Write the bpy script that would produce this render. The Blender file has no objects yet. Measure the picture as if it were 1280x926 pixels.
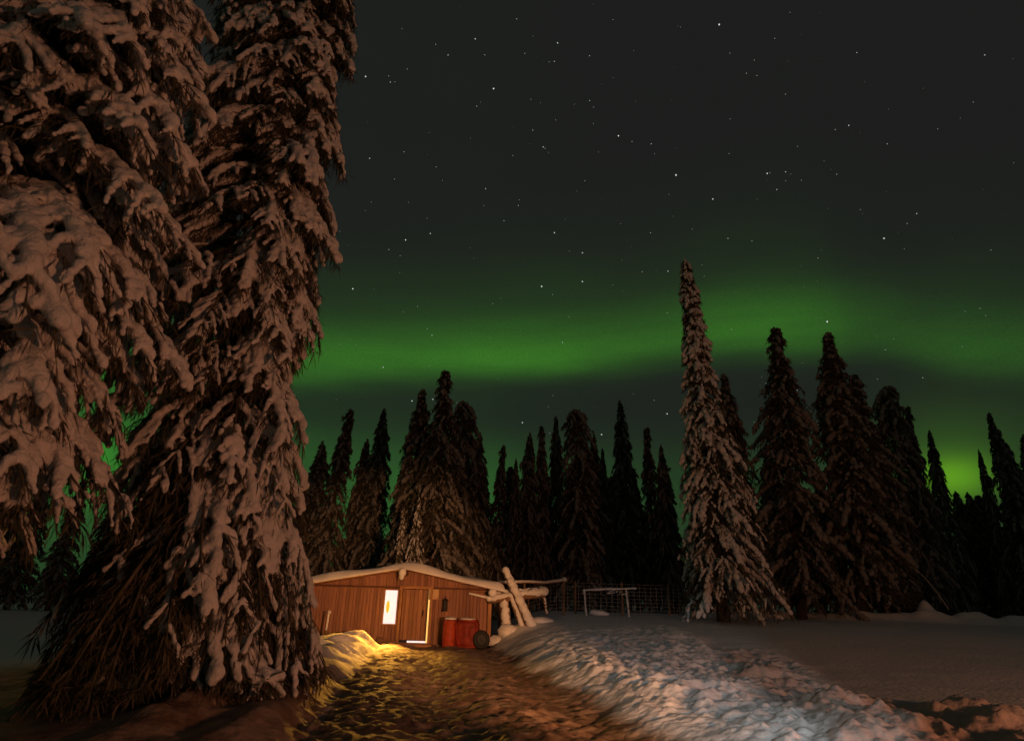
import bpy, bmesh, math, random
import numpy as np
from math import radians, sin, cos, pi
from mathutils import Vector, Matrix

S = bpy.context.scene
COL = S.collection
rng = np.random.default_rng(7)

# ------------------------------------------------------------------ camera
CAMH = 1.6
PITCH = radians(21.3); ROLL = radians(1.5); FPX = 740.0
cd = bpy.data.cameras.new("camera")
cd.sensor_width = 36.0; cd.lens = 36.0 * FPX / 1280.0
cd.clip_start = 0.1; cd.clip_end = 6000
cam = bpy.data.objects.new("camera", cd); COL.objects.link(cam)
cd.dof.use_dof = True; cd.dof.focus_distance = 26; cd.dof.aperture_fstop = 1.4
cam.matrix_world = Matrix.Translation((0, 0, CAMH)) @ Matrix.Rotation(pi/2 + PITCH, 4, 'X') @ Matrix.Rotation(ROLL, 4, 'Z')
S.camera = cam

# ------------------------------------------------------------------ view
S.view_settings.view_transform = 'Standard'
S.view_settings.look = 'None'
S.view_settings.exposure = 0.0
S.view_settings.gamma = 1.0
S.cycles.max_bounces = 5
S.cycles.diffuse_bounces = 3
S.cycles.sample_clamp_indirect = 3.0

# ------------------------------------------------------------------ world: night sky with aurora bands
W = bpy.data.worlds.new("World"); S.world = W; W.use_nodes = True
nt = W.node_tree; N = nt.nodes; L = nt.links
N.clear()
def wn(t, **kw):
    n = N.new(t)
    for k, v in kw.items(): setattr(n, k, v)
    return n
def _set(sock, v):
    if isinstance(v, (int, float)): sock.default_value = v
    else: L.new(v, sock)
def wm(op, a, b=None, c=None, clamp=False):
    n = wn('ShaderNodeMath', operation=op, use_clamp=clamp)
    _set(n.inputs[0], a)
    if b is not None: _set(n.inputs[1], b)
    if c is not None: _set(n.inputs[2], c)
    return n.outputs[0]
def wcurve(val, lo, hi, pts, ymax=1.0):
    """a smooth curve through pts (x in lo..hi, y in 0..ymax)"""
    f = wm('DIVIDE', wm('SUBTRACT', val, lo), hi - lo, clamp=True)
    n = wn('ShaderNodeFloatCurve')
    c = n.mapping.curves[0]
    P = [((x - lo)/(hi - lo), y/ymax) for x, y in pts]
    c.points[0].location = P[0]; c.points[1].location = P[-1]
    for p in P[1:-1]: c.points.new(*p)
    for p in c.points: p.handle_type = 'AUTO'
    n.mapping.use_clip = True
    n.mapping.update()
    L.new(f, n.inputs['Value'])
    return wm('MULTIPLY', n.outputs[0], ymax)
tc = wn('ShaderNodeTexCoord')
sep = wn('ShaderNodeSeparateXYZ'); L.new(tc.outputs['Generated'], sep.inputs[0])
AZ = wm('MULTIPLY', wm('ARCTAN2', sep.outputs[0], sep.outputs[1]), 57.29578)
EL = wm('MULTIPLY', wm('ARCSINE', sep.outputs[2]), 57.29578)
nz = wn('ShaderNodeTexNoise'); nz.inputs['Scale'].default_value = 2.2; nz.inputs['Detail'].default_value = 3
mp = wn('ShaderNodeMapping'); mp.inputs['Scale'].default_value = (1.0, 1.0, 5.0)
L.new(tc.outputs['Generated'], mp.inputs[0]); L.new(mp.outputs[0], nz.inputs[0])
NZ = wm('SUBTRACT', nz.outputs[0], 0.5)
# lower edge of the main arc
E1 = wcurve(AZ, -60, 60, [(-60, 9), (-40, 13), (-20, 18.0), (-10, 19.3), (0, 20.2), (10, 21.1), (18, 21.7), (27, 21.2), (34, 20.0), (39, 17.3), (44, 15.6), (60, 12)], 45)
I1 = wcurve(AZ, -60, 60, [(-60, .5), (-20, .78), (-8, .95), (0, 1.0), (9, .8), (16, .68), (24, .82), (31, .62), (36, .36), (42, .5), (48, .4), (60, .15)])
DE = wm('ADD', wm('SUBTRACT', EL, E1), wm('MULTIPLY', NZ, 1.6))
P1 = wcurve(DE, -6, 30, [(-6, 0), (-1.6, .015), (-.5, .14), (.5, .5), (1.5, .86), (2.4, 1.0), (3.6, .86), (5.5, .5), (8, .18), (12, .055), (17, .010), (24, .001), (30, 0)])
B1 = wm('MULTIPLY', wm('MULTIPLY', I1, P1), wm('ADD', 1.0, wm('MULTIPLY', NZ, 1.7)))
# low curtain behind the trees
P2 = wcurve(EL, -5, 30, [(-5, .3), (4, .6), (9, .9), (11.5, .75), (14, .42), (16.5, .20), (18.5, .17), (21, .11), (25, .03), (30, 0.02)])
I2 = wcurve(AZ, -60, 60, [(-60, .3), (-40, .95), (-30, 1.1), (-16, .95), (-6, .95), (3, .62), (12, .42), (22, .35), (32, .36), (44, .3), (60, .1)], 1.5)
B2 = wm('MULTIPLY', wm('MULTIPLY', P2, I2), wm('ADD', 1.0, wm('MULTIPLY', NZ, 1.2)))
# bright spot low on the right
def wgauss(az0, saz, el0, sup, sdn):
    u = wm('DIVIDE', wm('SUBTRACT', AZ, az0), saz)
    up = wm('DIVIDE', wm('MAXIMUM', wm('SUBTRACT', EL, el0), 0.0), sup)
    dn = wm('DIVIDE', wm('MINIMUM', wm('SUBTRACT', EL, el0), 0.0), sdn)
    q = wm('ADD', wm('ADD', wm('MULTIPLY', u, u), wm('MULTIPLY', up, up)), wm('MULTIPLY', dn, dn))
    return wm('EXPONENT', wm('MULTIPLY', q, -1.0))
G1 = wgauss(36.9, 2.5, 9.8, 1.5, 1.6)
G2 = wgauss(37.2, 5.0, 10.0, 5.0, 3.0)
# vertical rays in the curtain far left
ry = wn('ShaderNodeTexNoise', noise_dimensions='1D'); ry.inputs['Scale'].default_value = 0.55; ry.inputs['Detail'].default_value = 2
L.new(wm('ADD', AZ, wm('MULTIPLY', EL, 0.10)), ry.inputs['W'])
G3 = wm('MULTIPLY', wgauss(-34.0, 5.5, 9.0, 4.5, 2.4), wm('ADD', 0.35, wm('MULTIPLY', ry.outputs[0], 1.3)))
def wcol(rgb, fac):
    n = wn('ShaderNodeVectorMath', operation='SCALE'); n.inputs[0].default_value = rgb
    L.new(fac, n.inputs['Scale']); return n.outputs[0]
def wadd(a, b):
    n = wn('ShaderNodeVectorMath', operation='ADD')
    for i, s in enumerate((a, b)):
        if isinstance(s, tuple): n.inputs[i].default_value = s
        else: L.new(s, n.inputs[i])
    return n.outputs[0]
# plain night glow: darkest in view, a little brighter round the back (fill added there to lift the blacks)
back = wcurve(sep.outputs[1], -1, 1, [(-1, 1.0), (-.4, .95), (.1, .35), (.45, .0), (1, .0)])
fine = wn('ShaderNodeTexNoise'); fine.inputs['Scale'].default_value = 420; fine.inputs['Detail'].default_value = 1
L.new(tc.outputs['Generated'], fine.inputs[0])
GR = wm('ADD', 1.0, wm('MULTIPLY', wm('SUBTRACT', fine.outputs[0], 0.5), 0.5))
c = wadd((0.0124, 0.0124, 0.0122), wcol((0.011, 0.0075, 0.006), back))
c = wadd(c, wcol((0.021, 0.118, 0.0040), wm('MULTIPLY', B1, GR)))
c = wadd(c, wcol((0.014, 0.085, 0.0085), wm('MULTIPLY', B2, GR)))
c = wadd(c, wcol((0.075, 0.22, 0.0), G1))
c = wadd(c, wcol((0.014, 0.045, 0.0), G2))
c = wadd(c, wcol((0.006, 0.075, 0.001), G3))
bg = wn('ShaderNodeBackground'); bg.inputs['Strength'].default_value = 1.0
L.new(c, bg.inputs['Color'])
out = wn('ShaderNodeOutputWorld'); L.new(bg.outputs[0], out.inputs[0])

# ------------------------------------------------------------------ lamps of the yard, and an added fill
def point(name, loc, power, col, r=0.12):
    d = bpy.data.lights.new(name, 'POINT'); d.energy = power; d.color = col; d.shadow_soft_size = r
    o = bpy.data.objects.new(name, d); o.location = loc; COL.objects.link(o); return o
def spot(name, loc, aim, power, col, size, blend, r=0.08):
    d = bpy.data.lights.new(name, 'SPOT'); d.energy = power; d.color = col; d.shadow_soft_size = r
    d.spot_size = radians(size); d.spot_blend = blend
    o = bpy.data.objects.new(name, d); COL.objects.link(o); o.location = loc
    o.rotation_euler = (Vector(aim) - Vector(loc)).to_track_quat('-Z', 'Y').to_euler(); return o
spot("yard_lamp_light", (11.0, -1.0, 1.85), (.3, 20, 6.2), 2500, (1.0, .35, .155), 103, .45, .4)
spot("cabin_flood_light", (5.0, -3.0, 2.1), (-3.3, 24, 1.9), 14500, (1.0, .42, .155), 22, .6, .12)
spot("window_lamp_light", (-4.33, 23.86, 1.55), (-4.35, 19.0, -.3), 1700, (1.0, .43, .05), 85, .9, .12)
spot("porch_lamp_light", (2.5, -0.6, 3.0), (3.7, 13.0, 0.30), 1150, (.95, .95, .92), 24, .45, .06)
night_fill = bpy.data.lights.new("night_fill", 'SUN'); night_fill.energy = 0.003; night_fill.angle = radians(12); night_fill.color = (1, .82, .68)  # faint fill added to lift the blacks of the trees
mo = bpy.data.objects.new("night_fill", night_fill); COL.objects.link(mo); mo.rotation_euler = (radians(52), 0, radians(-25))

# ------------------------------------------------------------------ material helpers
def mat(name, rgb=(.5, .5, .5), rough=.7, emit=None, estr=0, var=.25, vscale=6., bump=0., bscale=20., stretch=None, metal=0., rgb2=None, coord='Object'):
    m = bpy.data.materials.new(name); m.use_nodes = True
    t = m.node_tree; b = t.nodes['Principled BSDF']
    b.inputs['Roughness'].default_value = rough; b.inputs['Metallic'].default_value = metal
    if 'Specular IOR Level' in b.inputs: b.inputs['Specular IOR Level'].default_value = .25
    tcn = t.nodes.new('ShaderNodeTexCoord'); mpn = t.nodes.new('ShaderNodeMapping')
    if stretch: mpn.inputs['Scale'].default_value = stretch
    t.links.new(tcn.outputs[coord], mpn.inputs[0])
    no = t.nodes.new('ShaderNodeTexNoise'); no.inputs['Scale'].default_value = vscale; no.inputs['Detail'].default_value = 5
    t.links.new(mpn.outputs[0], no.inputs[0])
    cr = t.nodes.new('ShaderNodeValToRGB'); cr.color_ramp.elements[0].position = .3; cr.color_ramp.elements[1].position = .7
    if rgb2 is None:
        a = tuple(max(0, c*(1 - var)) for c in rgb); b2 = tuple(min(1, c*(1 + var)) for c in rgb)
    else: a, b2 = rgb, rgb2
    cr.color_ramp.elements[0].color = (*a, 1); cr.color_ramp.elements[1].color = (*b2, 1)
    t.links.new(no.outputs[0], cr.inputs[0]); t.links.new(cr.outputs[0], b.inputs['Base Color'])
    if bump:
        n2 = t.nodes.new('ShaderNodeTexNoise'); n2.inputs['Scale'].default_value = bscale; n2.inputs['Detail'].default_value = 6
        t.links.new(mpn.outputs[0], n2.inputs[0])
        bp = t.nodes.new('ShaderNodeBump'); bp.inputs['Strength'].default_value = bump; bp.inputs['Distance'].default_value = .05
        t.links.new(n2.outputs[0], bp.inputs['Height']); t.links.new(bp.outputs[0], b.inputs['Normal'])
    if emit:
        b.inputs['Emission Color'].default_value = (*emit, 1); b.inputs['Emission Strength'].default_value = estr
    return m
SNOW = mat('snow', (.72, .72, .74), .75, var=.12, vscale=5, bump=.7, bscale=22)
SNOWF = mat('shaded_snow', (.19, .18, .175), .8, var=.2, vscale=2.5, bump=.4, bscale=8)  # dark copy of the snow for the unlit wood, shade put in its colour
SNOWR = mat('roof_snow', (.76, .76, .77), .75, var=.07, vscale=2, bump=.3, bscale=5)
NEEDLE = mat('spruce_needles', (.035, .04, .022), .8, rgb2=(.14, .12, .085), vscale=4)
NEEDLEF = mat('shaded_frosted_needles', (.05, .05, .035), .85, rgb2=(.085, .075, .065), vscale=1.2)  # frosted, and darkened so the wood stays a silhouette where lamplight reaches
BARK = mat('bark', (.05, .035, .025), .9, vscale=8, stretch=(1, 1, .25), bump=.5)

# ------------------------------------------------------------------ object helpers
def link(name, me, material=None, parent=None):
    o = bpy.data.objects.new(name, me); COL.objects.link(o)
    if material: me.materials.append(material)
    if parent: o.parent = parent
    return o
def me_np(name, V, F, smooth=True):
    """V (n,3); F list of (m,k) int arrays"""
    me = bpy.data.meshes.new(name)
    if not isinstance(F, list): F = [F]
    F = [np.asarray(f) for f in F if len(f)]
    nl = sum(f.size for f in F); nf = sum(len(f) for f in F)
    me.vertices.add(len(V)); me.vertices.foreach_set('co', np.asarray(V, dtype=np.float32).ravel())
    me.loops.add(nl); me.loops.foreach_set('vertex_index', np.concatenate([f.ravel() for f in F]).astype(np.int32))
    st, tot, p = [], [], 0
    for f in F:
        k = f.shape[1]; st.append(np.arange(len(f))*k + p); tot.append(np.full(len(f), k)); p += f.size
    me.polygons.add(nf)
    me.polygons.foreach_set('loop_start', np.concatenate(st).astype(np.int32))
    me.polygons.foreach_set('loop_total', np.concatenate(tot).astype(np.int32))
    me.polygons.foreach_set('use_smooth', np.full(nf, smooth))
    me.update(calc_edges=True); me.validate(); return me
def tag(o, label=None, cat=None, group=None, kind=None):
    if label: o['label'] = label
    if cat: o['category'] = cat
    if group: o['group'] = group
    if kind: o['kind'] = kind
    return o
def empty(name, loc, rz=0):
    o = bpy.data.objects.new(name, None); COL.objects.link(o); o.location = loc; o.rotation_euler = (0, 0, rz); o.empty_display_size = .3
    return o

class MB:
    """collects shapes for one mesh"""
    def __init__(s): s.bm = bmesh.new()
    def box(s, c, d, rot=None, bev=0.0):
        m = Matrix.Translation(c) @ (rot.to_4x4() if rot else Matrix.Identity(4)) @ Matrix.Diagonal((*d, 1))
        r = bmesh.ops.create_cube(s.bm, size=1, matrix=m)
        if bev:
            es = list({e for v in r['verts'] for e in v.link_edges})
            bmesh.ops.bevel(s.bm, geom=es, offset=bev, segments=2, affect='EDGES')
        return s
    def tube(s, pts, rad, n=10, jit=0.0, rnd=True):
        pts = [Vector(p) for p in pts]
        if not hasattr(rad, '__len__'): rad = [rad]*len(pts)
        rad = list(rad)
        if rnd:   # rounded ends
            a = (pts[1] - pts[0]).normalized(); b = (pts[-1] - pts[-2]).normalized()
            r0, r1 = rad[0], rad[-1]
            pts = [pts[0] - a*r0*.6, pts[0] - a*r0*.35] + pts + [pts[-1] + b*r1*.35, pts[-1] + b*r1*.6]
            rad = [r0*.35, r0*.8] + rad + [r1*.8, r1*.35]
        rings = []
        for i, p in enumerate(pts):
            t = (pts[min(i + 1, len(pts) - 1)] - pts[max(i - 1, 0)]).normalized()
            u = t.orthogonal().normalized() if i == 0 else (u - t*u.dot(t)).normalized()
            w = t.cross(u)
            rings.append([s.bm.verts.new(p + (u*cos(2*pi*k/n) + w*sin(2*pi*k/n))*rad[i]*(1 + random.uniform(-jit, jit))) for k in range(n)])
        for a, b in zip(rings, rings[1:]):
            for k in range(n): s.bm.faces.new((a[k], a[(k + 1) % n], b[(k + 1) % n], b[k]))
        s.bm.faces.new(rings[0][::-1]); s.bm.faces.new(rings[-1]); return s
    def blob(s, c, r, sub=2, jit=.1):
        m = Matrix.Translation(c) @ Matrix.Diagonal((*(r if hasattr(r, '__len__') else (r, r, r)), 1))
        q = bmesh.ops.create_icosphere(s.bm, subdivisions=sub, radius=1, matrix=m)
        cc = Vector(c)
        for v in q['verts']: v.co = cc + (v.co - cc)*(1 + random.uniform(-jit, jit))
        return s
    def prism(s, prof, y0, y1):
        """profile in x,z extruded along y"""
        a = [s.bm.verts.new((x, y0, z)) for x, z in prof]; b = [s.bm.verts.new((x, y1, z)) for x, z in prof]
        n = len(prof); s.bm.faces.new(a); s.bm.faces.new(b[::-1])
        for k in range(n): s.bm.faces.new((a[k], b[k], b[(k + 1) % n], a[(k + 1) % n]))
        return s
    def build(s, name, material, parent=None, smooth=False):
        bmesh.ops.recalc_face_normals(s.bm, faces=s.bm.faces)
        me = bpy.data.meshes.new(name); s.bm.to_mesh(me); s.bm.free()
        if smooth: me.polygons.foreach_set('use_smooth', [True]*len(me.polygons))
        return link(name, me, material, parent)
def remesh(o, voxel, smooth=4):
    """fuse overlapping lumps of one mesh into one skin"""
    m = o.modifiers.new('r', 'REMESH'); m.mode = 'VOXEL'; m.voxel_size = voxel; m.use_smooth_shade = True
    if smooth:
        q = o.modifiers.new('s', 'SMOOTH'); q.factor = .5; q.iterations = smooth
    dg = bpy.context.evaluated_depsgraph_get()
    me = bpy.data.meshes.new_from_object(o.evaluated_get(dg)); old = o.data
    o.modifiers.clear(); o.data = me
    me.polygons.foreach_set('use_smooth', [True]*len(me.polygons))
    bpy.data.meshes.remove(old)
    return o

# ------------------------------------------------------------------ value noise for the terrain
_T = rng.random((256, 256))
def vnoise(x, y, s):
    x = np.asarray(x, float)*s + 31.7; y = np.asarray(y, float)*s + 17.3
    i = np.floor(x).astype(int); j = np.floor(y).astype(int); fx = x - i; fy = y - j
    fx = fx*fx*(3 - 2*fx); fy = fy*fy*(3 - 2*fy)
    g = lambda a, b: _T[a % 256, b % 256]
    return (g(i, j)*(1 - fx) + g(i + 1, j)*fx)*(1 - fy) + (g(i, j + 1)*(1 - fx) + g(i + 1, j + 1)*fx)*fy - .5
def fbm(x, y, s, o=4):
    r = 0; a = 1.
    for k in range(o): r = r + a*vnoise(x + 7.1*k, y - 3.3*k, s*2**k); a *= .5
    return r
def cells(x, y, s):
    """distance to the nearest scattered point, for trampled lumps"""
    x = np.asarray(x, float)*s; y = np.asarray(y, float)*s
    i = np.floor(x).astype(int); j = np.floor(y).astype(int); best = np.full(x.shape, 9.)
    for a in (-1, 0, 1):
        for b in (-1, 0, 1):
            ii, jj = i + a, j + b
            px = ii + _T[(ii*3) % 256, (jj*5) % 256]; py = jj + _T[(ii*7 + 11) % 256, (jj*2 + 5) % 256]
            best = np.minimum(best, np.hypot(x - px, y - py))
    return best
def sst(a, b, x):
    t = np.clip((x - a)/(b - a), 0, 1); return t*t*(3 - 2*t)
YL = [0, 8, 14, 18, 22.5, 24, 26]
XR = [3.4, 2.0, 1.05, .45, -.35, -.6, -.6]      # right side of the dug path
XLF = [-1.6, -2.5, -3.5, -3.9, -4.1, -7.4, -7.4]  # left side of the dug path
PY = [6, 9, 14, 20, 23]
PX = [3.1, 3.75, 4.8, 6.2, 6.0]                  # right side of the lumpy pile
def masks(x, y):
    xr = np.interp(y, YL, XR); xl = np.interp(y, YL, XLF)
    w = .22*vnoise(x, y, 1.1)*2
    path = sst(-.25, .25, x - xl + w)*(1 - sst(-.5, .9, x - xr + w*1.2))*(1 - sst(25, 27, y))
    pr = np.interp(y, PY, PX)
    pile = sst(-.2, .35, x - xr + w*1.2)*(1 - sst(-.35, .35, x - pr + w*1.5))*sst(4, 6, y)*(1 - sst(21, 24.5, y))
    rim = sst(-.2, .35, x - pr + w)*(1 - sst(.7, 2.1 + 6*(1 - sst(9, 11.5, y)), x - pr + w*2))*(1 - sst(15, 19, y))
    return path, pile, rim
def dirt(x, y):
    xr = np.interp(y, YL, XR); xl = np.interp(y, YL, XLF); w = .22*vnoise(x, y, 1.1)*2 + .25*vnoise(x, y, 4)
    return sst(-.3, .3, x - xl + w)*(1 - sst(-.15, .25, x - xr + w*1.2))*(1 - sst(25, 27, y))
def hz(x, y):
    x = np.asarray(x, float); y = np.asarray(y, float)
    path, pile, rim = masks(x, y)
    right = sst(-1.5, 2.5, x)
    base = .10 + right*(.12 + .95*sst(11, 29, y)) + (1 - right)*.15*sst(26, 34, y)
    base = base + .10*fbm(x, y, .18, 3) + .018*fbm(x, y, 1.4, 3)
    lump = .5 - np.minimum(cells(x + .22*vnoise(x, y, 2.2), y + .22*vnoise(y, x, 2.2), 1.75), .9)
    small = .5 - np.minimum(cells(x, y, 4.2), .9)
    wx = x + .3*vnoise(x, y, .9) + .1*vnoise(y, x, 2.6); wy = y + .3*vnoise(y + 9, x, .9) + .1*vnoise(x, y + 5, 2.6)
    rid = (.5 - np.abs(vnoise(wx, wy*1.5, 1.25))*2.4) + .55*(.5 - np.abs(vnoise(wx + 40, wy*1.3, 2.7))*2.4) + .3*(.5 - np.abs(vnoise(wx, wy, 5.5))*2.4)
    cl = np.minimum(cells(wx, wy, 2.1), .75); c2 = np.minimum(cells(wx + 5, wy, 4.6), .8)
    hp = .13 + (.05*rid + .23*(.5 - cl)*(.6 + 1.2*vnoise(x, y, .8)) + .10*(.5 - c2) + .05*fbm(x, y, 5, 3))*(1 - .4*sst(13, 20, y)) + .16*vnoise(x, y, .7)
    hp = hp*(1 - .45*sst(17, 22, y))
    z = base + pile*hp*(.25 + .75*sst(-.1, 1.3, x - np.interp(y, YL, XR)))
    z = z + rim*(.08 + .10*lump + .10*small + .30*fbm(x, y, 1.5, 5))
    # folded drift on the left of the path, from the cabin window down to the big spruce
    xl = np.interp(y, YL, XLF)
    dd = xl - x
    fold = sst(-.35, .75, dd)*(1 - sst(1.2, 3.2, dd))*sst(6, 9, y)*(1 - sst(21.6, 22.4, y))
    z = z + .72*fold*(.085*np.sin((dd*.5 + y*.9)*7 + 6*vnoise(x, y, .8))*sst(13, 17, y) + .12*(1 - sst(12, 15, y))*np.abs(fbm(x, y, 2.6, 4)) + .30 + .20*sst(16, 21, y) + .10*np.sin((dd*1.0 + y*.25)*5.5 + 2.5*vnoise(x, y, .6)) + .12*vnoise(x, y, .9) + .22*fbm(x, y, 1.6, 3)*(1 - .5*sst(13, 18, y)) + .12*np.exp(-(((y - 20.6)/1.1)**2 + ((dd - .6)/.8)**2)))
    # low bank along the far side of the field
    yb = 29 + 1.2*np.sin(x*.21)
    zb = np.exp(-((y - yb)/.75)**2)*sst(8.5, 10.5, x)*(.38 + .12*vnoise(x, y, .55) + .30*vnoise(x, y, 1.7))
    z = z + zb + .9*np.exp(-(((x - 19.3)/.42)**2 + ((y - 29.2)/.5)**2))
    # a hump round the foot of the leaning logs and the big spruce
    z = z + .30*np.exp(-(((x - .35)/1.0)**2 + ((y - 24.0)/.8)**2)) + .15*np.exp(-(((x + 5)/2.)**2 + ((y - 10)/2.)**2))
    # the trampled path
    tr = .5 - np.minimum(cells(x + .4*vnoise(x, y, 1.5), y + .4*vnoise(y, x, 1.7), 2.2), .8) + .8*np.abs(fbm(x, y, 2.6, 3))
    rut = .05*np.sin((x - np.interp(y, YL, XR))*3.1)
    tr2 = .5 - np.minimum(cells(x + .1*vnoise(x, y, 4), y, 4.3), .7)
    zp = .02 + .06*tr + .075*tr2*(.6 + vnoise(x, y, .6)) + .05*fbm(x, y, 2.3, 3) + rut + .05*vnoise(x, y, .8)
    z = z*(1 - path) + zp*path
    # level pad under the cabin
    pad = sst(-8.2, -7.6, x)*(1 - sst(-.3, .2, x))*sst(23.6, 24.0, y)*(1 - sst(29, 30.5, y))
    return z*(1 - pad) + .0*pad
def H(x, y): return float(hz(np.array([x]), np.array([y]))[0])

# ------------------------------------------------------------------ ground sheet
az = np.concatenate([np.linspace(-180, -60, 60, endpoint=False), np.linspace(-60, 60, 900, endpoint=False), np.linspace(60, 180, 60)])
rr = np.concatenate([np.linspace(.3, 6.5, 30, endpoint=False), 6.5*np.exp(np.linspace(0, math.log(45/6.5), 520)), 45*np.exp(np.linspace(.05, math.log(3000/45), 40))])
A_, R_ = np.meshgrid(np.radians(az), rr)
X_ = R_*np.sin(A_); Y_ = R_*np.cos(A_)
Z_ = np.where(R_ < 60, hz(X_, Y_), hz(X_*60/np.maximum(R_, 60), Y_*60/np.maximum(R_, 60)))
V = np.stack([X_, Y_, Z_], -1).reshape(-1, 3)
nr, na = X_.shape
I = np.arange(nr*na).reshape(nr, na)
Fq = np.stack([I[:-1, :-1], I[:-1, 1:], I[1:, 1:], I[1:, :-1]], -1).reshape(-1, 4)[:, ::-1]
gme = me_np('ground', V, Fq)
pth, pil, rm = masks(X_, Y_); pth = dirt(X_, Y_)
xl_ = np.interp(Y_, YL, XLF)
pth = np.maximum(pth, sst(-.5, .3, xl_ - X_ + .3)*(1 - sst(6, 8, xl_ - X_))*(1 - sst(12.5, 16, Y_ + .8*vnoise(X_, Y_, .8)))*sst(4, 5, Y_))  # left drift darkened as well, to hold back the lamplight falling on it
for nm, a in (('trodden_dimmed', pth), ('rim', rm)):
    at_ = gme.attributes.new(nm, 'FLOAT', 'POINT'); at_.data.foreach_set('value', a.ravel().astype(np.float32))
GM = bpy.data.materials.new('snow_ground'); GM.use_nodes = True
t = GM.node_tree; b = t.nodes['Principled BSDF']; b.inputs['Roughness'].default_value = .7; b.inputs['Specular IOR Level'].default_value = .3
def gn(ty, **k):
    n = t.nodes.new(ty)
    for a, v in k.items(): setattr(n, a, v)
    return n
at1 = gn('ShaderNodeAttribute', attribute_name='trodden_dimmed'); at2 = gn('ShaderNodeAttribute', attribute_name='rim')
tcg = gn('ShaderNodeTexCoord')
n1 = gn('ShaderNodeTexNoise'); n1.inputs['Scale'].default_value = 3.0; n1.inputs['Detail'].default_value = 6
t.links.new(tcg.outputs['Object'], n1.inputs[0])
n3 = gn('ShaderNodeTexNoise'); n3.inputs['Scale'].default_value = 11; n3.inputs['Detail'].default_value = 5
t.links.new(tcg.outputs['Object'], n3.inputs[0])
mx0 = gn('ShaderNodeMix', data_type='RGBA'); mx0.inputs['A'].default_value = (.16, .10, .072, 1); mx0.inputs['B'].default_value = (.32, .235, .19, 1)
crg = gn('ShaderNodeValToRGB'); crg.color_ramp.elements[0].position = .38; crg.color_ramp.elements[1].position = .62
t.links.new(n1.outputs[0], crg.inputs[0]); t.links.new(crg.outputs[0], mx0.inputs['Factor'])
mx1 = gn('ShaderNodeMix', data_type='RGBA'); mx1.inputs['A'].default_value = (.76, .76, .78, 1)
t.links.new(at1.outputs['Fac'], mx1.inputs['Factor']); t.links.new(mx0.outputs['Result'], mx1.inputs['B'])
mx2 = gn('ShaderNodeMix', data_type='RGBA'); mx2.inputs['B'].default_value = (.30, .22, .18, 1)
mm = gn('ShaderNodeMath', operation='MULTIPLY'); mm.inputs[1].default_value = .8
t.links.new(at2.outputs['Fac'], mm.inputs[0]); t.links.new(mm.outputs[0], mx2.inputs['Factor'])
t.links.new(mx1.outputs['Result'], mx2.inputs['A']); t.links.new(mx2.outputs['Result'], b.inputs['Base Color'])
bp1 = gn('ShaderNodeBump'); bp1.inputs['Strength'].default_value = .5; bp1.inputs['Distance'].default_value = .06
t.links.new(n3.outputs[0], bp1.inputs['Height']); t.links.new(bp1.outputs[0], b.inputs['Normal'])
ground = link('ground', gme, GM); tag(ground, kind='structure')
# ------------------------------------------------------------------ spruces
def ico(sub):
    bm = bmesh.new(); bmesh.ops.create_icosphere(bm, subdivisions=sub, radius=1)
    v = np.array([q.co[:] for q in bm.verts]); f = np.array([[q.index for q in p.verts] for p in bm.faces]); bm.free(); return v, f
ICO = {1: ico(1), 2: ico(2)}
def blobs(P, Rd, D, sub, r, stretch=1.0, jit=.14):
    """lumps at P with radius Rd, stretched along D"""
    v, f = ICO[sub]; n = len(P); P = np.asarray(P); Rd = np.asarray(Rd); D = np.asarray(D)
    q = r.normal(size=(n, 4)); q /= np.linalg.norm(q, axis=1)[:, None]
    w, x, y, z = q.T
    R = np.stack([1 - 2*(y*y + z*z), 2*(x*y - z*w), 2*(x*z + y*w), 2*(x*y + z*w), 1 - 2*(x*x + z*z), 2*(y*z - x*w), 2*(x*z - y*w), 2*(y*z + x*w), 1 - 2*(x*x + y*y)], -1).reshape(n, 3, 3)
    vv = np.einsum('nij,kj->nki', R, v)*(1 + r.uniform(-jit, jit, (n, len(v), 1)))
    if stretch != 1.0:
        d = D/np.linalg.norm(D, axis=1)[:, None]
        vv = vv + (stretch - 1)*np.einsum('nki,ni->nk', vv, d)[:, :, None]*d[:, None, :]
    vv = vv*Rd[:, None, None] + P[:, None, :]
    ff = f[None] + (np.arange(n)*len(v))[:, None, None]
    return vv.reshape(-1, 3), ff.reshape(-1, 3)
def kites(P, D, Ln, Wd, r):
    """thin drooping leaf-shaped sprays of needles"""
    n = len(P); D = D/np.linalg.norm(D, axis=1)[:, None]
    s = np.cross(D, r.normal(size=(n, 3))); s /= np.linalg.norm(s, axis=1)[:, None] + 1e-9
    Ln = Ln[:, None]; Wd = Wd[:, None]
    bend = np.zeros((n, 3)); bend[:, 2] = -.12*Ln[:, 0]
    V = np.stack([P, P + D*Ln*.45 + s*Wd*.5, P + D*Ln + bend, P + D*Ln*.45 - s*Wd*.5], 1)
    F = np.arange(n*4).reshape(n, 4)
    return V.reshape(-1, 3), F
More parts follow.
